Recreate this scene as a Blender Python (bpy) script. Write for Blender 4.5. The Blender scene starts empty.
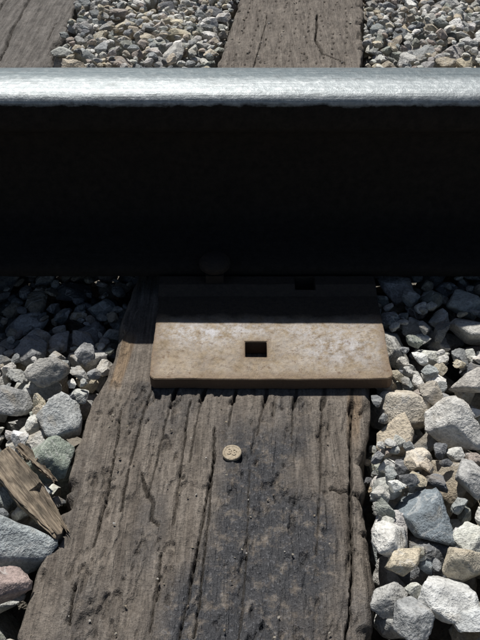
import bpy, bmesh, math, random
import numpy as np
from mathutils import Vector, noise as mn
random.seed(7); rng=np.random.default_rng(11)
scene=bpy.context.scene
scene.view_settings.view_transform='Standard'
scene.view_settings.look='None'
scene.view_settings.exposure=0

# ------------------------------------------------ camera
CAM=(-0.025,-0.672,0.454); PITCH=math.radians(39.0); F=800.0
cd=bpy.data.cameras.new("camera"); cam=bpy.data.objects.new("camera",cd)
scene.collection.objects.link(cam); scene.camera=cam
cam.location=CAM; cam.rotation_euler=(math.pi/2-PITCH,0,0)
cd.sensor_fit='VERTICAL'; cd.sensor_height=24; cd.sensor_width=18; cd.lens=30.0
cd.clip_start=0.02; cd.clip_end=2000
def px(x,y,z=0.0):
    """where a ray of the photograph meets the level z (used only to measure positions)"""
    a=(x-240)/F; v=(y-320)/F
    dy=math.cos(PITCH)-v*math.sin(PITCH); dz=-(math.sin(PITCH)+v*math.cos(PITCH))
    t=(z-CAM[2])/dz
    return CAM[0]+a*t, CAM[1]+dy*t

# ------------------------------------------------ light
sd=Vector((-0.16,0.54,0.86)).normalized()
el=math.asin(sd.z); rot=math.atan2(sd.x,sd.y)
L=bpy.data.lights.new("sun","SUN"); L.energy=5.0; L.angle=math.radians(0.5); L.color=(1,0.975,0.93)
lo=bpy.data.objects.new("sun",L); scene.collection.objects.link(lo)
lo.rotation_euler=(-sd).to_track_quat('-Z','Y').to_euler(); lo.location=sd*5
w=bpy.data.worlds.new("World"); scene.world=w; w.use_nodes=True
nt=w.node_tree; bg=nt.nodes["Background"]
sky=nt.nodes.new("ShaderNodeTexSky"); sky.sky_type='NISHITA'; sky.sun_disc=False
sky.sun_elevation=el; sky.sun_rotation=rot
nt.links.new(sky.outputs[0],bg.inputs[0]); bg.inputs[1].default_value=0.05

# ------------------------------------------------ numpy noise
def vnoise(x,y,sx,sy,seed):
    r=np.random.default_rng(seed); T=r.random((256,256))
    X=np.asarray(x)/sx+1000.37; Y=np.asarray(y)/sy+1000.71
    xi=np.floor(X).astype(int); yi=np.floor(Y).astype(int)
    fx=X-xi; fy=Y-yi; fx=fx*fx*(3-2*fx); fy=fy*fy*(3-2*fy)
    a=T[xi%256,yi%256]; b=T[(xi+1)%256,yi%256]; c=T[xi%256,(yi+1)%256]; d=T[(xi+1)%256,(yi+1)%256]
    return (a*(1-fx)+b*fx)*(1-fy)+(c*(1-fx)+d*fx)*fy
def sstep(a,b,x):
    t=np.clip((x-a)/(b-a),0,1); return t*t*(3-2*t)

# ------------------------------------------------ node helpers
class M:
    def __init__(s,name):
        s.m=bpy.data.materials.new(name); s.m.use_nodes=True; s.t=s.m.node_tree
        s.b=s.t.nodes["Principled BSDF"]; s.co=s.t.nodes.new("ShaderNodeTexCoord").outputs['Object']
    def n(s,typ,**k):
        nd=s.t.nodes.new(typ)
        for a,v in k.items(): setattr(nd,a,v)
        return nd
    def l(s,a,b): s.t.links.new(a,b)
    def val(s,sock,v):
        if isinstance(v,bpy.types.NodeSocket): s.l(v,sock)
        else: sock.default_value=v
    def mapping(s,scale=(1,1,1),rot=(0,0,0)):
        m=s.n("ShaderNodeMapping"); m.inputs['Scale'].default_value=scale; m.inputs['Rotation'].default_value=rot
        s.l(s.co,m.inputs[0]); return m.outputs[0]
    def noise(s,scale,detail=6,rough=.6,vec=None,dist=0):
        n=s.n("ShaderNodeTexNoise"); s.l(vec if vec else s.co,n.inputs['Vector'])
        n.inputs['Scale'].default_value=scale; n.inputs['Detail'].default_value=detail
        n.inputs['Roughness'].default_value=rough; n.inputs['Distortion'].default_value=dist; return n.outputs[0]
    def vor(s,scale,vec=None,feature='F1'):
        n=s.n("ShaderNodeTexVoronoi",feature=feature); s.l(vec if vec else s.co,n.inputs['Vector'])
        n.inputs['Scale'].default_value=scale; return n
    def ramp(s,f,stops):
        r=s.n("ShaderNodeValToRGB"); s.l(f,r.inputs[0]); e=r.color_ramp.elements
        while len(e)<len(stops): e.new(.5)
        for i,(p,c) in enumerate(stops):
            e[i].position=p; e[i].color=(c,c,c,1) if not hasattr(c,'__len__') else (*c,1)
        return r.outputs[0]
    def mix(s,f,a,b,mode='MIX'):
        m=s.n("ShaderNodeMix",data_type='RGBA',blend_type=mode)
        s.val(m.inputs[0],f)
        for k,v in ((6,a),(7,b)):
            if isinstance(v,bpy.types.NodeSocket): s.l(v,m.inputs[k])
            else: m.inputs[k].default_value=(*v,1)
        return m.outputs[2]
    def math(s,op,a,b=0.0):
        m=s.n("ShaderNodeMath",operation=op); s.val(m.inputs[0],a); s.val(m.inputs[1],b); return m.outputs[0]
    def mrange(s,v,a,b,c=0.0,d=1.0):
        m=s.n("ShaderNodeMapRange"); s.val(m.inputs[0],v)
        for i,q in enumerate((a,b,c,d)): m.inputs[i+1].default_value=q
        return m.outputs[0]
    def attr(s,name,col=False):
        a=s.n("ShaderNodeAttribute"); a.attribute_name=name; return a.outputs['Color' if col else 'Fac']
    def bump(s,h,dist,strength=1.0,prev=None):
        b=s.n("ShaderNodeBump"); s.l(h,b.inputs['Height']); b.inputs['Distance'].default_value=dist
        b.inputs['Strength'].default_value=strength
        if prev: s.l(prev,b.inputs['Normal'])
        return b.outputs[0]
    def out(s,col=None,rough=None,metal=None,nor=None,spec=None):
        if col is not None: s.val(s.b.inputs['Base Color'],col if isinstance(col,bpy.types.NodeSocket) else (*col,1))
        if rough is not None: s.val(s.b.inputs['Roughness'],rough)
        if metal is not None: s.val(s.b.inputs['Metallic'],metal)
        if nor is not None: s.l(nor,s.b.inputs['Normal'])
        if spec is not None: s.val(s.b.inputs['Specular IOR Level'],spec)
        return s.m

# stone
k=M("crushed_stone")
c=k.attr("Col",True)
n1=k.noise(70,4,.65); n2=k.noise(420,3,.7)
f1=k.ramp(n1,[(.3,.68),(.5,1.03),(.72,1.28)])
c1=k.mix(1.0,c,f1,'MULTIPLY')
f2=k.ramp(n2,[(.3,.62),(.5,1.0),(.72,1.3)])
c2=k.mix(1.0,c1,f2,'MULTIPLY')
nr=k.noise(36,3,.6,dist=.6)
rust=k.ramp(nr,[(.55,0),(.70,.45)])
c3=k.mix(rust,c2,(.33,.265,.18))
vein=k.ramp(nr,[(.40,0),(.42,.45),(.44,0)])
c3=k.mix(vein,c3,(.62,.61,.58))
nb=k.bump(n1,.0035,1); nb=k.bump(n2,.0016,1,nb)
stone_mat=k.out(c3,.88,0,nb,.25)

# ground
k=M("ballast_soil")
v=k.vor(42)
cc=k.ramp(v.outputs['Color'],[(0,(.10,.095,.085)),(.5,(.2,.19,.17)),(1,(.33,.3,.26))])
cc=k.mix(k.noise(3,4,.6),cc,(.15,.13,.10))
nb=k.bump(v.outputs['Distance'],.02,1); nb=k.bump(k.noise(90,3,.7),.006,1,nb)
ground_mat=k.out(cc,.95,0,nb,.2)

# wood
def wood(name,dark=1.0,grey=0.0):
    k=M(name)
    g=k.mapping((1,.035,1),(0,0,math.radians(6.5) if grey<.3 else 0)); g2=k.mapping((1,.07,1),(0,0,math.radians(6.5) if grey<.3 else 0))
    fib=k.noise(650,3,.65,g); fib2=k.noise(170,4,.65,g2); med=k.noise(45,5,.65); fine=k.noise(420,3,.75)
    def cl(a):
        a=np.array(a); m_=a.mean(); a=a*(1-grey)+m_*grey; return tuple(float(q*dark) for q in a)
    base=k.ramp(fib2,[(.3,cl((.098,.078,.060))),(.48,cl((.160,.131,.103))),(.7,cl((.225,.188,.150)))])
    base=k.mix(1.0,base,k.ramp(fib,[(.3,.70),(.5,1.0),(.75,1.25)]),'MULTIPLY')
    base=k.mix(1.0,base,k.ramp(med,[(.3,.72),(.65,1.12)]),'MULTIPLY')
    base=k.mix(1.0,base,k.ramp(fine,[(.3,.72),(.7,1.25)]),'MULTIPLY')
    tar=k.attr("tar"); t7=k.noise(85,6,.72)
    tn=k.math('MULTIPLY',tar,k.ramp(t7,[(.36,0),(.50,.93)]))
    base=k.mix(tn,base,(.030,.032,.037))
    tn2=k.math('MULTIPLY',tar,k.ramp(fine,[(.56,0),(.64,.4)]))
    base=k.mix(tn2,base,(.19,.19,.20))
    base=k.mix(k.attr("warm"),base,k.ramp(fib,[(.3,(.12,.075,.04)),(.7,(.34,.23,.13))]))
    base=k.mix(k.attr("pit"),base,(.024,.019,.014))
    nb=k.bump(fib2,.0024,1); nb=k.bump(fib,.0011,1,nb); nb=k.bump(fine,.0015,1,nb)
    return k.out(base,k.ramp(tn,[(0,.9),(1,.55)]),0,nb,.3)
wood_mat=wood("weathered_creosoted_wood",1.03,.22)
wood_mat2=wood("weathered_wood_grey",.92,.5)

# rail
k=M("rail_steel")
sep=k.n("ShaderNodeSeparateXYZ"); k.l(k.co,sep.inputs[0])
bl=k.noise(110,5,.7,k.mapping((.5,1,1)))
wob=k.math('MULTIPLY',k.math('SUBTRACT',bl,.5),.010)
zf=k.math('ADD',sep.outputs[2],wob)
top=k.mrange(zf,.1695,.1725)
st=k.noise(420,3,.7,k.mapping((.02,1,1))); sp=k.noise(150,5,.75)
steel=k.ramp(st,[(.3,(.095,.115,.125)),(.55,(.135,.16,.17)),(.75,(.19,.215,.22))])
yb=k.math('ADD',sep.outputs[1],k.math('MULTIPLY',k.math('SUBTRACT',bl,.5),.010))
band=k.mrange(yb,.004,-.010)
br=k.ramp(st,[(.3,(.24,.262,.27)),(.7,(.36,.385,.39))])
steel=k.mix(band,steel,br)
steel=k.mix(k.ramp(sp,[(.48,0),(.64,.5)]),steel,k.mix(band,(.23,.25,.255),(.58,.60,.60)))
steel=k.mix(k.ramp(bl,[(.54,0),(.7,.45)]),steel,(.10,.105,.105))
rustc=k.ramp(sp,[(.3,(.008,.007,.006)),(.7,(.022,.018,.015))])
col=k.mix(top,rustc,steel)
nb=k.bump(sp,.0008,1); nb=k.bump(st,.0003,1,nb)
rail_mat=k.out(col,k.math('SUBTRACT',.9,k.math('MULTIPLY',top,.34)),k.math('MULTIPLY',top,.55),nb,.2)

# plate
k=M("rusty_plate_steel")
sep=k.n("ShaderNodeSeparateXYZ"); k.l(k.co,sep.inputs[0])
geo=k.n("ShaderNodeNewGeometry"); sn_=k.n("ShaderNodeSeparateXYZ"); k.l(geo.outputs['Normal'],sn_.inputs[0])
n1=k.noise(42,5,.65); n2=k.noise(260,5,.78); n3=k.noise(110,6,.75)
col=k.ramp(n1,[(.3,(.195,.145,.092)),(.5,(.27,.213,.146)),(.7,(.33,.27,.20))])
col=k.mix(1.0,col,k.ramp(n2,[(.3,.62),(.5,1),(.7,1.25)]),'MULTIPLY')
sc=k.math('MULTIPLY',k.attr("scuff"),k.ramp(n3,[(.40,0),(.60,.85)]))
col=k.mix(sc,col,(.50,.49,.50))
n190=k.noise(190,5,.75)
col=k.mix(k.ramp(n190,[(.56,0),(.67,.75)]),col,(.125,.073,.040))
edge=k.attr("rim")
col=k.mix(k.math('MULTIPLY',edge,k.ramp(n3,[(.35,.2),(.6,.8)])),col,(.16,.10,.056))
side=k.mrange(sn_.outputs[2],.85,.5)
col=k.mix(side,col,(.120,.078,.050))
rail_shade=k.mrange(k.math('ADD',sep.outputs[1],k.math('MULTIPLY',k.math('SUBTRACT',n1,.5),.02)),-.134,-.122)  # rail's cast shadow painted into the plate colour, deepening the real one
col=k.mix(rail_shade,col,k.ramp(n2,[(.3,(.022,.017,.013)),(.7,(.055,.042,.03))]))
nb=k.bump(n1,.0018,1); nb=k.bump(n2,.0011,1,nb)
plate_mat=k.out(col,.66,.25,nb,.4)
k=M("dark_rusted_iron")
spike_mat=k.out(k.ramp(k.noise(200,5,.7),[(.3,(.012,.009,.007)),(.7,(.032,.022,.015))]),.85,.2,k.bump(k.noise(300,4,.7),.0008,1))
k=M("weathered_nail_metal")
nail_mat=k.out(k.ramp(k.noise(700,4,.75),[(.3,(.22,.17,.11)),(.6,(.46,.39,.29))]),.6,.3,k.bump(k.noise(1500,4,.7),.0005,1))

def mkobj(name,verts,faces,mat,smooth=False,attrs=None):
    me=bpy.data.meshes.new(name); me.from_pydata([tuple(v) for v in verts],[],faces); me.update()
    ob=bpy.data.objects.new(name,me); scene.collection.objects.link(ob)
    if mat: me.materials.append(mat)
    if smooth: me.polygons.foreach_set('use_smooth',[True]*len(me.polygons))
    if attrs:
        for n,a in attrs.items():
            at=me.attributes.new(n,'FLOAT','POINT'); at.data.foreach_set('value',np.asarray(a,dtype=np.float32))
    return ob

# ------------------------------------------------ ground
gv=[(-150,-150,-.13),(150,-150,-.13),(150,150,-.13),(-150,150,-.13)]
mkobj("ground",gv,[(0,1,2,3)],ground_mat)

# ------------------------------------------------ rail
def rail_profile():
    base=.018; top=.181
    R=[(.0,top),(.012,top-.0002),(.020,top-.0009),(.026,top-.0020),(.030,top-.0038),(.0335,top-.0068),(.0350,top-.011),(.0355,top-.018),(.0362,top-.030),(.0345,top-.034),(.022,top-.040),(.013,top-.045),(.0095,top-.052),(.0083,top-.065),
       (.0080,base+.062),(.009,base+.045),(.012,base+.034),(.018,base+.0275),(.030,base+.0225),(.050,base+.016),(.066,base+.0115),(.0695,base+.009),(.0705,base+.006),(.0705,base+.0015),(.069,base)]
    Lp=[(-y,z) for y,z in reversed(R)]
    return R+Lp[:-1]
pr=rail_profile()
xs=np.concatenate([np.linspace(-6,-1,6),np.linspace(-.9,.9,240),np.linspace(1,6,6)])
V=[];Fc=[]
n=len(pr)
for i,x in enumerate(xs):
    for (y,z) in pr:
        wz=0
        if z>.165: wz=(float(vnoise(x,y,.13,.02,5))-.5)*.0007
        V.append((x,-y,z+wz))
for i in range(len(xs)-1):
    for j in range(n):
        a=i*n+j;b=i*n+(j+1)%n
        Fc.append((a,b,b+n,a+n))
Fc.append(tuple(range(n))); Fc.append(tuple((len(xs)-1)*n+j for j in reversed(range(n))))
rail=mkobj("railroad_rail",V,Fc,rail_mat,True)
bm=bmesh.new(); bm.from_mesh(rail.data); bmesh.ops.recalc_face_normals(bm,faces=bm.faces); bm.to_mesh(rail.data); bm.free()

# ------------------------------------------------ tie plate
hx1,hy1=px(256,349,.013); hx2,hy2=px(305,290,.018)
HS=.0092; YF=-.2005
def plate_z(y):
    if y<-.098: return .0110+(y-YF)/(.1025)*.0055
    if y<-.088: return .0165+ (y+.098)/.010*.006
    if y<-.0725: return .0225
    if y<.0725: return .0178
    if y<.088: return .0225
    return .0225-(y-.088)*.09
xl=[-.0985,-.09,-.07,-.05,hx1-HS,hx1+HS,hx2-HS,hx2+HS,.06,.08,.09,.0985]
xl=sorted(set(round(a,5) for a in xl))
extra=np.linspace(-.0985,.0985,50)
xl=sorted(xl+[round(a,5) for a in extra if min(abs(a-b) for b in xl)>.0022])
yl=[YF,-.098,-.088,-.0725,-.072,.072,.0725,.088,.17,hy1-HS,hy1+HS]
hy2=-.083
yl+= [hy2-HS,hy2+HS-.001]
yl=sorted(set(round(a,5) for a in yl))
yl=sorted(yl+[round(a,5) for a in np.linspace(YF,.17,80) if min(abs(a-b) for b in yl)>.0022])
def inhole(x,y):
    if abs(x-hx1)<HS*.99 and abs(y-hy1)<HS*.99: return True
    if abs(x-hx2)<HS*.99 and hy2-HS*.99<y<hy2+HS-.0012: return True
    return False
bm=bmesh.new(); grid={}
def gvx(i,j,t):
    if (i,j,t) not in grid:
        x,y=xl[i],yl[j]
        z=plate_z(y) if t else .0005
        if t: z+=(float(vnoise(x,y,.02,.02,3))-.5)*.0008+(float(vnoise(x,y,.007,.007,4))-.5)*.0003
        ex=(float(vnoise(x,y,.03,.03,9))-.5)*.0014+(float(vnoise(x,y,.006,.006,10))-.5)*.0008
        cr=0
        if i in (0,len(xl)-1) and j in (0,len(yl)-1): cr=.0016
        sx_=1 if x>0 else -1; sy_=1 if y>0 else -1
        grid[(i,j,t)]=bm.verts.new((x+(ex if i in(0,len(xl)-1) else 0)-sx_*cr,y+(ex if j in(0,len(yl)-1) else 0)-sy_*cr,z))
    return grid[(i,j,t)]
cells=set()
for i in range(len(xl)-1):
    for j in range(len(yl)-1):
        if not inhole((xl[i]+xl[i+1])/2,(yl[j]+yl[j+1])/2): cells.add((i,j))
for (i,j) in cells:
    bm.faces.new([gvx(i,j,1),gvx(i+1,j,1),gvx(i+1,j+1,1),gvx(i,j+1,1)])
    bm.faces.new([gvx(i,j,0),gvx(i,j+1,0),gvx(i+1,j+1,0),gvx(i+1,j,0)])
    for di,dj,p,q in ((0,-1,(0,0),(1,0)),(1,0,(1,0),(1,1)),(0,1,(1,1),(0,1)),(-1,0,(0,1),(0,0))):
        if (i+di,j+dj) not in cells:
            bm.faces.new([gvx(i+p[0],j+p[1],1),gvx(i+p[0],j+p[1],0),gvx(i+q[0],j+q[1],0),gvx(i+q[0],j+q[1],1)])
bmesh.ops.recalc_face_normals(bm,faces=bm.faces)
ed=[e for e in bm.edges if len(e.link_faces)==2 and e.calc_face_angle(0)>1.0 and (e.verts[0].co.z>.006 or e.verts[1].co.z>.006)]
bmesh.ops.bevel(bm,geom=ed,offset=.0018,segments=3,affect='EDGES',clamp_overlap=True)
me=bpy.data.meshes.new("tie_plate"); bm.to_mesh(me); bm.free(); me.materials.append(plate_mat)
plate=bpy.data.objects.new("tie_plate",me); scene.collection.objects.link(plate)
me.polygons.foreach_set('use_smooth',[False]*len(me.polygons))
co=np.empty(len(me.vertices)*3,dtype=np.float32); me.vertices.foreach_get('co',co); co=co.reshape(-1,3)
sc=.8*np.exp(-((co[:,0]+.060)/.035)**2-((co[:,1]+.148)/.013)**2)+.85*np.exp(-((co[:,0]-.058)/.032)**2-((co[:,1]+.163)/.020)**2)+.5*np.exp(-((co[:,0]-.0)/.09)**2-((co[:,1]+.142)/.008)**2)+.20
sc*= (co[:,1]<-.1)
at=me.attributes.new("scuff",'FLOAT','POINT'); at.data.foreach_set('value',sc.astype(np.float32))
rim=np.maximum(sstep(.090,.0985,np.abs(co[:,0])),sstep(YF+.009,YF+.001,co[:,1]))
rim=np.maximum(rim,1-sstep(HS,HS+.004,np.maximum(np.abs(co[:,0]-hx1),np.abs(co[:,1]-hy1))))
at=me.attributes.new("rim",'FLOAT','POINT'); at.data.foreach_set('value',rim.astype(np.float32))

def spike(name,x,y,z,rotz):
    bm=bmesh.new()
    r=bmesh.ops.create_cube(bm,size=1)
    for v in r['verts']: v.co=Vector((v.co.x*.016,v.co.y*.016,v.co.z*.11-.05))
    for v in r['verts']:
        if v.co.z<-.1: v.co.y*=.15
    r=bmesh.ops.create_uvsphere(bm,u_segments=20,v_segments=12,radius=1)
    for v in r['verts']:
        zz=v.co.z
        v.co=Vector((v.co.x*.0145,v.co.y*.0175+.007,max(zz,-.45)*.009+.009-(v.co.y+.2)*.002))
    ob_me=bpy.data.meshes.new(name); bm.to_mesh(ob_me); bm.free()
    for p in ob_me.polygons: p.use_smooth=len(p.vertices)<5 and p.area<1e-5
    ob_me.materials.append(spike_mat)
    o=bpy.data.objects.new(name,ob_me); scene.collection.objects.link(o); o.location=(x,y,z); o.rotation_euler=(0,0,rotz)
spike("rail_spike",-.048,-.079,.026,0)
spike("rail_spike",.045,.079,.026,math.pi)

# ------------------------------------------------ ties
def seg_dist(u,v,pts):
    d=np.full(u.shape,9.0)
    for (a,b),(c,e) in zip(pts[:-1],pts[1:]):
        vx,vy=c-a,e-b; t=np.clip(((u-a)*vx+(v-b)*vy)/(vx*vx+vy*vy),0,1)
        d=np.minimum(d,np.hypot(u-a-t*vx,v-b-t*vy))
    return d
def make_tie(name,cx,cy,skew,w,v0,v1,vs,seed,mat,hero=False,cracks=(),ztop=0.0,ncr=14):
    r=np.random.default_rng(seed); hw=w/2; depth=.17
    prof=[(-hw,-depth),(-hw,-.10),(-hw,-.05),(-hw,-.03),(-hw,-.018),(-hw,-.010),(-hw+.0008,-.005),(-hw+.0025,-.002)]
    ut=np.arange(-hw+.005,hw-.004,.0008 if hero else .002)
    prof+= [(float(u),0.0) for u in ut]
    prof+= [(hw-.0025,-.002),(hw-.0008,-.005),(hw,-.010),(hw,-.018),(hw,-.03),(hw,-.05),(hw,-.10),(hw,-depth)]
    P=np.array(prof); m=len(P); U,VV=np.meshgrid(P[:,0],np.array(vs)); Z=np.tile(P[:,1],(len(vs),1))
    topm=sstep(-.006,0,Z)
    farm=sstep(.0,.3,VV)
    g =(vnoise(U,VV,.0032,.07,seed+1)-.5)*.0013+(vnoise(U,VV,.010,.16,seed+2)-.5)*.0016+(vnoise(U,VV,.0016,.02,seed+3)-.5)*.0009
    g+=(vnoise(U,VV,.03,.05,seed+4)-.5)*.004+(vnoise(U,VV,.005,.006,seed+8)-.5)*.0009+(vnoise(U,VV,.0022,.0035,seed+9)-.5)*.0007
    gg=vnoise(U,VV,.010,.028,seed+5)*.5+vnoise(U,VV,.004,.010,seed+6)*.3+vnoise(U,VV,.0018,.004,seed+16)*.2
    gouge=sstep(.64,.74,gg)*(1-.7*farm)
    pit=gouge*.2
    fl=vnoise(U,VV,.030,.07,seed+31)*.6+vnoise(U,VV,.008,.03,seed+32)*.28+vnoise(U,VV,.002,.009,seed+33)*.12
    flake=sstep(.55,.58,fl)*(1-.6*farm)
    dz=g-gouge*.0028-flake*.0017
    warp=(vnoise(U*0,VV,.05,.05,seed+7)-.5)*.004+(vnoise(U*0,VV,.009,.009,seed+17)-.5)*.0009+(vnoise(U,VV,.004,.004,seed+18)-.5)*.0010
    def crack(pts,wd,dp):
        nonlocal dz,pit
        d=seg_dist(U+warp,VV,pts)
        wl=wd*(.35+1.0*vnoise(U*0,VV,.02,.014,seed+int(abs(pts[0][0])*9999)%97))
        f=1-sstep(wl*.45,wl,d)
        dz=dz-f*dp; pit=np.maximum(pit,f*.8)
    for _ in range(ncr):
        u0=r.uniform(-hw*.95,hw*.95); a=r.uniform(v0,min(v1,1.2)); ln=r.uniform(.06,.3)
        crack([(u0,a),(u0+r.uniform(-.003,.003),a+ln)],r.uniform(.0008,.0014),r.uniform(.003,.006))
    for c_ in cracks: crack(*c_)
    warm=np.zeros_like(U); tar=np.zeros_like(U)
    if hero:
        tn=vnoise(U,VV,.03,.06,77)
        tar=sstep(0.05,.6,1.15-np.abs(U-.030)/.052+(tn-.5)*1.0)*sstep(-.210,-.27,VV)
        tar=np.maximum(tar,.45*sstep(.5,.75,tn)*(VV<-.2))
        warm=sstep(.5,.8,1.2-np.abs(U+.098)/.010)*sstep(-.215,-.2,VV)*sstep(-.14,-.15,VV)*.6
        warm=np.maximum(warm,sstep(.6,.9,1.2-np.abs(U-.098)/.012)*sstep(-.27,-.22,VV)*(VV<-.15)*.45)
        seat=(np.abs(U+.0)<.2)*sstep(-.209,-.201,VV)*sstep(.19,.175,VV)
        dz=dz*(1-seat)-seat*.001
        left=sstep(-.092,-.100,U)*seat
        dz+=left*(.004+g*1.5-flake*.003)
    edge=sstep(hw-.014,hw,np.abs(U))
    chip=sstep(.58,.8,vnoise(np.sign(U),VV,.5,.03,seed+21)*.6+vnoise(np.sign(U),VV,.5,.009,seed+22)*.4)
    dz-=edge*chip*.010
    Zf=Z+dz*topm+ztop
    sidem=1-topm
    un=(vnoise(VV,Z,.05,.02,seed+11)-.5)*.006+(vnoise(VV,Z,.012,.004,seed+12)-.5)*.003
    Uf=U+np.sign(U)*(un*sidem)-np.sign(U)*edge*chip*.006+ (vnoise(VV,VV*0,.08,1,seed+13)-.5)*.008*edge+(vnoise(VV,VV*0,.013,1,seed+14)-.5)*.003*edge
    cs,sn=math.cos(skew),math.sin(skew)
    X=cx+Uf*cs+VV*sn; Y=cy+VV*cs-Uf*sn
    V=np.stack([X,Y,Zf],-1).reshape(-1,3)
    Fc=[]
    R=len(vs)
    for i in range(R-1):
        for j in range(m-1):
            a=i*m+j; Fc.append((a,a+1,a+m+1,a+m))
    Fc.append(tuple(j for j in reversed(range(m)))); Fc.append(tuple((R-1)*m+j for j in range(m)))
    Fc.append(tuple(x for i in (0,) for x in (0,(R-1)*m,(R-1)*m+m-1,m-1)))
    return mkobj(name,V,Fc,mat,True,{'tar':tar.ravel(),'warm':warm.ravel(),'pit':pit.ravel()})
skew=math.atan(.1135)
def tie_c(y): return -.031+.1135*(y+.206)
vs=list(np.arange(-.60,-.46,.01))+list(np.arange(-.46,-.13,.0014))+list(np.arange(-.13,.35,.012))+list(np.arange(.35,1.0,.003))+list(np.arange(1.0,2.05,.02))
cks=[]
for xp in (176,205,236,266,295,323,350):
    wx,wy=px(xp,388,0)
    u=wx-tie_c(wy)
    cks.append(([(u,-.19),(u+random.uniform(-.001,.001),-.218)],.0025,.006))
    cks.append(([(u,-.218),(u+random.uniform(-.002,.002),-.218-random.uniform(.02,.14))],.0010,.0018))
def crp(pts,wd,dp):
    out=[]
    for (a,b) in pts:
        wx,wy=px(a,b,0); out.append((wx-tie_c(wy),wy))
    return (out,wd,dp)
cks+=[crp([(140,480),(144,496),(152,508),(149,524),(156,530)],.0018,.003),crp([(352,400),(350,470),(352,560),(345,640)],.0014,.007),
      crp([(190,405),(180,470),(172,530)],.0010,.003),crp([(215,430),(208,520),(195,640)],.0010,.004),
      crp([(120,420),(105,500),(90,560)],.0010,.004),crp([(330,480),(345,482),(365,487)],.0016,.004),
      crp([(150,395),(128,470),(118,520)],.0010,.003),crp([(250,470),(246,560),(240,640)],.0009,.002),
      crp([(72,600),(66,640)],.0014,.004),crp([(160,560),(150,640)],.0011,.003),
      crp([(318,12),(315,38),(322,52),(345,60)],.0022,.008)]
for row in range(9):
    for q in range(26):
        if random.random()<.75:
            u=-.085+row*.021+random.uniform(-.0015,.0015); v=.36+q*.024+(row%2)*.012+random.uniform(-.002,.002)
            cks.append(([(u,v),(u,v+random.uniform(.002,.006))],.0018,.005))
make_tie("railroad_tie",tie_c(0),0,skew,.218,-.6,2.0,vs,101,wood_mat,True,cks,ncr=7)
vs2=list(np.arange(-.60,.4,.012))+list(np.arange(.4,1.0,.004))+list(np.arange(1.0,2.05,.03))
x1,_=px(60,65)
c2=[([(.03,.4),(.02,1.0)],.0022,.010),([(-.012,.5),(-.02,.9)],.0025,.012)]
make_tie("railroad_tie",x1-.112,0,math.radians(-1.5),.222,-.6,2.0,vs2,202,wood_mat2,False,c2,ncr=6)
make_tie("railroad_tie",.60,0,math.radians(1.0),.225,-.6,2.0,vs2,303,wood_mat2,False)
make_tie("railroad_tie",-.92,0,math.radians(.5),.225,-.6,2.0,vs2,404,wood_mat2,False)
make_tie("railroad_tie",1.13,0,math.radians(-.7),.225,-.6,2.0,vs2,505,wood_mat2,False)
ties=[(tie_c(0),skew,.109),(x1-.112,math.radians(-1.5),.111),(.60,math.radians(1),.1125),(-.92,math.radians(.5),.1125),(1.13,math.radians(-.7),.1125)]

# ------------------------------------------------ ballast stones
def ico(sub):
    bm=bmesh.new(); bmesh.ops.create_icosphere(bm,subdivisions=sub,radius=1)
    bm.verts.ensure_lookup_table()
    v=np.array([q.co[:] for q in bm.verts]); f=np.array([[q.index for q in p.verts] for p in bm.faces]); bm.free(); return v,f
ICO={s:ico(s) for s in (2,3,4,5)}
NT=40
planes=[]
for t in range(NT):
    r=np.random.default_rng(500+t)
    kk=int(r.integers(7,12)); i_=np.arange(kk)+.5
    ph=np.arccos(1-2*i_/kk); th=math.pi*(1+5**.5)*i_
    N=np.stack([np.cos(th)*np.sin(ph),np.sin(th)*np.sin(ph),np.cos(ph)],-1)+r.normal(size=(kk,3))*.26
    N/=np.linalg.norm(N,axis=1)[:,None]
    D=r.uniform(.52,.92,kk)
    N2=r.normal(size=(3,3)); N2/=np.linalg.norm(N2,axis=1)[:,None]
    N=np.vstack([N,N2]); D=np.append(D,r.uniform(.82,1.0,3))
    ax=np.array([1.0,r.uniform(.58,.95),r.uniform(.42,.8)])
    planes.append((N,D,ax,r.uniform(0,50,3)))
def template(t,sub):
    N,D,ax,off=planes[t]; v,f=ICO[sub]
    dn=v@N.T; rr=np.where(dn>.05,D/np.maximum(dn,.05),1.9)
    p=80.0 if sub>=4 else 40.0
    r=(np.sum((rr/1.0)**-p,axis=1)+1.5**-p)**(-1/p)
    if sub>=3:
        nz=np.array([mn.fractal(Vector(a*2.4+off),1.0,2.1,4) for a in v]); r=r*(1+nz*.04)
    if sub>=4:
        nz=np.array([abs(mn.noise(Vector(a*5+off))) for a in v]); r=r*(1-np.clip(.12-nz,0,1)*.15)
    P=v*r[:,None]*ax
    P-= (P.max(0)+P.min(0))/2; P/= max(P.max(0)[:2])
    return P
TPL={}
def tpl(t,s):
    if (t,s) not in TPL: TPL[(t,s)]=template(t,s)
    return TPL[(t,s)]
PAL=[((.41,.40,.375),6),((.28,.29,.285),4),((.55,.535,.49),5.5),((.46,.405,.32),3.2),((.68,.665,.62),3.2),((.38,.325,.285),1.2),((.15,.155,.16),1.5),((.29,.30,.26),1.2),((.52,.455,.35),2.0)]
pw=np.array([p[1] for p in PAL]); pw=pw/pw.sum()
X0,X1,Y0,Y1=-1.25,1.35,-.62,1.75; C=.004
nx=int((X1-X0)/C); ny=int((Y1-Y0)/C)
gx=X0+(np.arange(nx)+.5)*C; gy=Y0+(np.arange(ny)+.5)*C
H=np.full((nx,ny),-.06)
block=np.zeros((nx,ny),bool)
GX,GY=np.meshgrid(gx,gy,indexing='ij')
for (cx,sk,hw) in ties:
    block|=np.abs((GX-cx)*math.cos(sk)-GY*math.sin(sk))<hw+.001
LIM=-.004+(vnoise(GX,GY,.12,.12,61)-.5)*.03+(vnoise(GX,GY,.3,.3,62)-.5)*.02
m_=np.abs(GY)<.085; LIM[m_]=np.minimum(LIM,.004)[m_]
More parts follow.
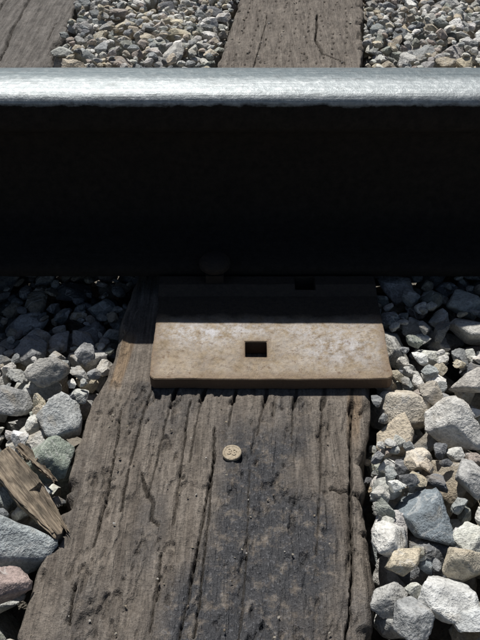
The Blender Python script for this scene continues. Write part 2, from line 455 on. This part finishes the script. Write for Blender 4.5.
LIM=np.where((GX<-.09)&(GY<0)&(GX>-.4),LIM-.008,LIM)
stones=[]
def rotm(a,b,c):
    ca,sa,cb,sb,cc,sc_=math.cos(a),math.sin(a),math.cos(b),math.sin(b),math.cos(c),math.sin(c)
    Rz=np.array([[ca,-sa,0],[sa,ca,0],[0,0,1]]); Rx=np.array([[1,0,0],[0,cb,-sb],[0,sb,cb]]); Ry=np.array([[cc,0,sc_],[0,1,0],[-sc_,0,cc]])
    return Rz@Rx@Ry
def try_place(t,R,sx,xy_list,limit=True):
    P=tpl(t,2)@R.T*sx; hx,hy,hz=P.max(0)
    ax,ay=int(math.ceil(hx/C)),int(math.ceil(hy/C))
    ii=np.arange(-ax,ax+1)*C/hx; jj=np.arange(-ay,ay+1)*C/hy
    rr=ii[:,None]**2+jj[None,:]**2; mask=rr<1
    up=np.sqrt(np.clip(1-rr**1.6,0,1))*hz
    best=None
    for (x,y) in xy_list:
        i=int((x-X0)/C); j=int((y-Y0)/C)
        if i-ax<0 or j-ay<0 or i+ax>=nx or j+ay>=ny: continue
        sl=(slice(i-ax,i+ax+1),slice(j-ay,j+ay+1))
        if limit and (block[sl]&mask).any(): continue
        z=np.max(np.where(mask,H[sl]+up,-9))-hz*.2
        if limit and z+hz>LIM[i,j]+.012: continue
        if best is None or z<best[0]: best=(z,x,y,sl)
    if best is None: return None
    z,x,y,sl=best
    H[sl]=np.where(mask,np.maximum(H[sl],z+up*.92),H[sl])
    return x,y,z
def pick_col():
    c=np.array(PAL[rng.choice(len(PAL),p=pw)][0]); return np.clip(c*rng.uniform(.78,1.2)*rng.uniform(.98,1.02,3),.03,.8)
def add(n,smin,smax,region,K=7,pw_=1.4):
    x0,x1,y0,y1=region
    for _ in range(n):
        t=int(rng.integers(NT)); s=smin+(smax-smin)*rng.random()**pw_
        R=rotm(rng.uniform(0,6.28),rng.uniform(-.6,.6),rng.uniform(-.6,.6))
        xy=[(rng.uniform(x0,x1),rng.uniform(y0,y1)) for _ in range(K)]
        q=try_place(t,R,s,xy)
        if q: stones.append((t,R,s,q,pick_col()))
NEAR=(-.34,.34,-.5,.06)
hero=[(12,402,22,(.36,.36,.35)),(50,378,21,(.30,.29,.27)),(92,382,20,(.34,.33,.31)),(62,418,24,(.38,.39,.38)),(48,460,26,(.25,.28,.235)),
 (18,545,40,(.33,.355,.355)),(45,592,26,(.33,.26,.235)),(16,375,13,(.34,.34,.32)),(85,352,13,(.3,.3,.3)),(20,440,10,(.75,.75,.74)),(82,330,16,(.3,.3,.3)),(30,340,18,(.3,.3,.3)),
 (405,402,25,(.53,.48,.40)),(455,428,27,(.57,.555,.52)),(418,460,17,(.60,.54,.45)),(428,518,36,(.20,.23,.25)),(470,482,22,(.40,.395,.38)),
 (380,548,20,(.68,.665,.62)),(404,568,21,(.54,.475,.36)),(447,604,30,(.60,.60,.575)),(388,598,19,(.38,.375,.355)),(466,570,22,(.48,.43,.34)),
 (380,468,15,(.47,.38,.27)),(392,490,17,(.42,.42,.40)),(430,400,14,(.45,.41,.35)),(470,390,17,(.43,.405,.37)),(442,386,15,(.57,.545,.49)),(466,625,18,(.53,.54,.53)),(410,625,22,(.33,.335,.33)),(465,525,15,(.64,.63,.61)),(425,565,10,(.27,.30,.31))]
add(420,.013,.026,NEAR)
add(4800,.013,.027,(-1.24,1.34,-.6,1.74))
for k_,(a,b,s,c_) in enumerate(hero):
    x,y=px(a,b,.0); sc_=(b+330)*.777/.46
    t=(k_*5+3)%NT; R=rotm(rng.uniform(0,6.28),rng.uniform(-.35,.35),rng.uniform(-.35,.35))
    r_=s/sc_*1.04
    cxx=tie_c(y)
    if x<cxx: x=min(x,cxx-.111-r_*.8)
    else: x=max(x,cxx+.111+r_*.8)
    q=try_place(t,R,r_,[(x,y)],limit=False)
    if q:
        z=min(q[2],.012-r_*.35)
        stones.append((t,R,r_,(q[0],q[1],z),np.array(c_)))
add(900,.010,.020,NEAR,10)
add(5000,.010,.020,(-1.24,1.34,-.6,1.74),8)
add(700,.006,.014,NEAR,10)
add(4500,.007,.014,(-1.24,1.34,-.6,1.74),6)
add(1500,.004,.008,NEAR,6)
add(2500,.005,.009,(-.6,.6,.35,1.1),6)
print("stones",len(stones))
VS=[];FS=[];CS=[];SM=[];base=0
for (t,R,s,(x,y,z),c_) in stones:
    near=(-.30<x<.30 and -.48<y<-.05)
    sub=2
    if near and z>-.045 and s>.012: sub=4
    elif near and s>.006: sub=3
    elif s>.011 and abs(x)<.5 and .4<y<.9 and z>-.045: sub=3
    rail_shade=1-.62*math.exp(-(y/.13)**4)  # shade beside the rail painted in: stone colours darken towards it
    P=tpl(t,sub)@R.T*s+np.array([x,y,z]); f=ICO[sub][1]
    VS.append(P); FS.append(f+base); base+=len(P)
    CS.append(np.tile(np.append(c_*rail_shade,1.0),(len(P),1))); SM.append(np.full(len(f),sub>=4))
VS=np.concatenate(VS).astype(np.float32); FS=np.concatenate(FS).astype(np.int32); CS=np.concatenate(CS).astype(np.float32); SM=np.concatenate(SM)
print("verts",len(VS),"faces",len(FS))
me=bpy.data.meshes.new("ballast_gravel")
me.vertices.add(len(VS)); me.vertices.foreach_set('co',VS.ravel())
me.loops.add(len(FS)*3); me.loops.foreach_set('vertex_index',FS.ravel())
me.polygons.add(len(FS)); me.polygons.foreach_set('loop_start',np.arange(0,len(FS)*3,3,dtype=np.int32))
try: me.polygons.foreach_set('loop_total',np.full(len(FS),3,dtype=np.int32))
except Exception: pass
me.polygons.foreach_set('use_smooth',SM)
me.update(calc_edges=True)
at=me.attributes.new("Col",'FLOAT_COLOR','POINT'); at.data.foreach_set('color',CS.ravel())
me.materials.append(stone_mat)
bal=bpy.data.objects.new("ballast_gravel",me); scene.collection.objects.link(bal)

bx0,bx1,by0,by1=-6,6,-.9,2.6
mkobj("ballast_bed",[(bx0,by0,-.066),(bx1,by0,-.066),(bx1,by1,-.066),(bx0,by1,-.066),(bx0-.3,by0-.3,-.131),(bx1+.3,by0-.3,-.131),(bx1+.3,by1+.3,-.131),(bx0-.3,by1+.3,-.131)],
      [(0,1,2,3),(4,5,1,0),(5,6,2,1),(6,7,3,2),(7,4,0,3)],ground_mat)

# ------------------------------------------------ date nail
nx_,ny_=px(232,453,.002)
emp=bpy.data.objects.new("date_nail",None); scene.collection.objects.link(emp); emp.location=(nx_,ny_,.0012); emp.rotation_euler=(math.radians(3),math.radians(-2),math.radians(12)); emp.empty_display_size=.01
bm=bmesh.new(); rings=[(.0,.0016),(.0030,.0017),(.0052,.0018),(.0057,.0021),(.0064,.0021),(.0070,.0018),(.0073,.0008),(.0070,-.0005),(.0026,-.001),(.0024,-.03),(.0003,-.036)]
prev=None
for r_,z_ in rings:
    if r_==0: cur=[bm.verts.new((0,0,z_))]
    else: cur=[bm.verts.new((r_*math.cos(a*math.tau/40)*(1+.02*math.sin(a*math.tau/20)),r_*math.sin(a*math.tau/40)*(1+.02*math.cos(a*math.tau/13.333)),z_)) for a in range(40)]
    if prev:
        for a in range(40):
            b=(a+1)%40
            if len(prev)==1: bm.faces.new([prev[0],cur[a],cur[b]])
            else: bm.faces.new([prev[a],cur[a],cur[b],prev[b]])
    prev=cur
me=bpy.data.meshes.new("nail_body"); bm.to_mesh(me); bm.free(); me.materials.append(nail_mat)
o=bpy.data.objects.new("nail_body",me); scene.collection.objects.link(o); o.parent=emp
cu=bpy.data.curves.new("numerals","FONT"); cu.body="33"; cu.size=.0078; cu.extrude=.0003; cu.align_x='CENTER'; cu.align_y='CENTER'
o=bpy.data.objects.new("numerals",cu); scene.collection.objects.link(o); o.parent=emp; o.location=(0,0,.0019); o.rotation_euler=(0,0,math.radians(-25)); cu.materials.append(nail_mat)

# ------------------------------------------------ broken wood lying on the stones
def splinter(name,p0,p1,w,h,z0,z1,seed,blunt=.5):
    a=np.array([*px(*p0,z0),z0]); b=np.array([*px(*p1,z1),z1]); d=b-a; Ln=float(np.linalg.norm(d)); d/=Ln
    V=[];Fc=[];n=70;m=56
    for i in range(n):
        t=i/(n-1)
        wt=(.8+.2*min(1,t*4))*min(1,blunt+(1-t)*1.1)
        for j in range(m):
            an=j/m*math.tau; cx_=math.copysign(abs(math.cos(an))**.3,math.cos(an)); sy=math.copysign(abs(math.sin(an))**.3,math.sin(an))
            side=math.cos(an)
            yy=cx_*w*wt
            rid=(float(vnoise(j*1.0,t*2,1.3,1.0,seed))-.5)*.0026+(float(vnoise(j*1.0,t*14,2,1.0,seed+4))-.5)*.0014
            step=-.0035*(1 if (side>.1 and t>.55) else 0)*(1 if sy>0 else 0)
            tear=(float(vnoise(j*1.0,0,1.2,1,seed+1))-.5)
            ext=tear*(.14*max(0,1-t*8)+.42*max(0,t*4-3))
            V.append((t*Ln+ext*Ln*.6, yy+rid*cx_, sy*h*(.5+.5*wt)+rid*sy+step))
    for i in range(n-1):
        for j in range(m):
            q=i*m+j; r2=i*m+(j+1)%m; Fc.append((q,r2,r2+m,q+m))
    Fc.append(tuple(reversed(range(m)))); Fc.append(tuple((n-1)*m+j for j in range(m)))
    k=M(name+"_fibre"); g=k.mapping((.05,1,1)); fb=k.noise(620,4,.65,g); f2=k.noise(140,4,.65,k.mapping((.3,1,1)))
    cw=k.mix(1.0,k.ramp(fb,[(.3,(.10,.075,.052)),(.5,(.22,.175,.125)),(.7,(.34,.28,.205))]),k.ramp(f2,[(.38,.4),(.6,1.15)]),'MULTIPLY')
    mt=k.out(cw,.88,0,k.bump(fb,.0012,1))
    o=mkobj(name,V,Fc,mt,False)
    o.location=tuple(a); o.rotation_euler=(.2,-math.asin(d[2]),math.atan2(d[1],d[0]))
splinter("wood_splinter",(2,458),(58,530),.0105,.0065,.007,.004,5,.45)
splinter("wood_splinter",(20,447),(52,478),.0030,.003,.008,.006,15,.3)

# grit on the ties
VSs=[];FSs=[];CSs=[];base=0
for _ in range(150):
    nearp=random.random()<.45
    y=random.uniform(-.45,-.22) if nearp else random.uniform(.4,1.0)
    u=random.uniform(-.1,.1); x=tie_c(y)+u
    s=random.uniform(.0005,.0012) if nearp else random.uniform(.001,.0025)
    t=random.randrange(NT); P=tpl(t,2)@rotm(random.uniform(0,6),random.uniform(-.5,.5),0).T*s*np.array([1,1,.8])+np.array([x,y,s*.2])
    VSs.append(P); FSs.append(ICO[2][1]+base); base+=len(P)
    cc_=np.array(random.choice([(.30,.27,.22),(.2,.17,.13),(.35,.33,.3),(.12,.1,.08)])); CSs.append(np.tile(np.append(cc_,1),(len(P),1)))
V_=np.concatenate(VSs); F_=np.concatenate(FSs)
o=mkobj("grit",V_,[tuple(int(q) for q in f) for f in F_],stone_mat)
at=o.data.attributes.new("Col",'FLOAT_COLOR','POINT'); at.data.foreach_set('color',np.concatenate(CSs).astype(np.float32).ravel())
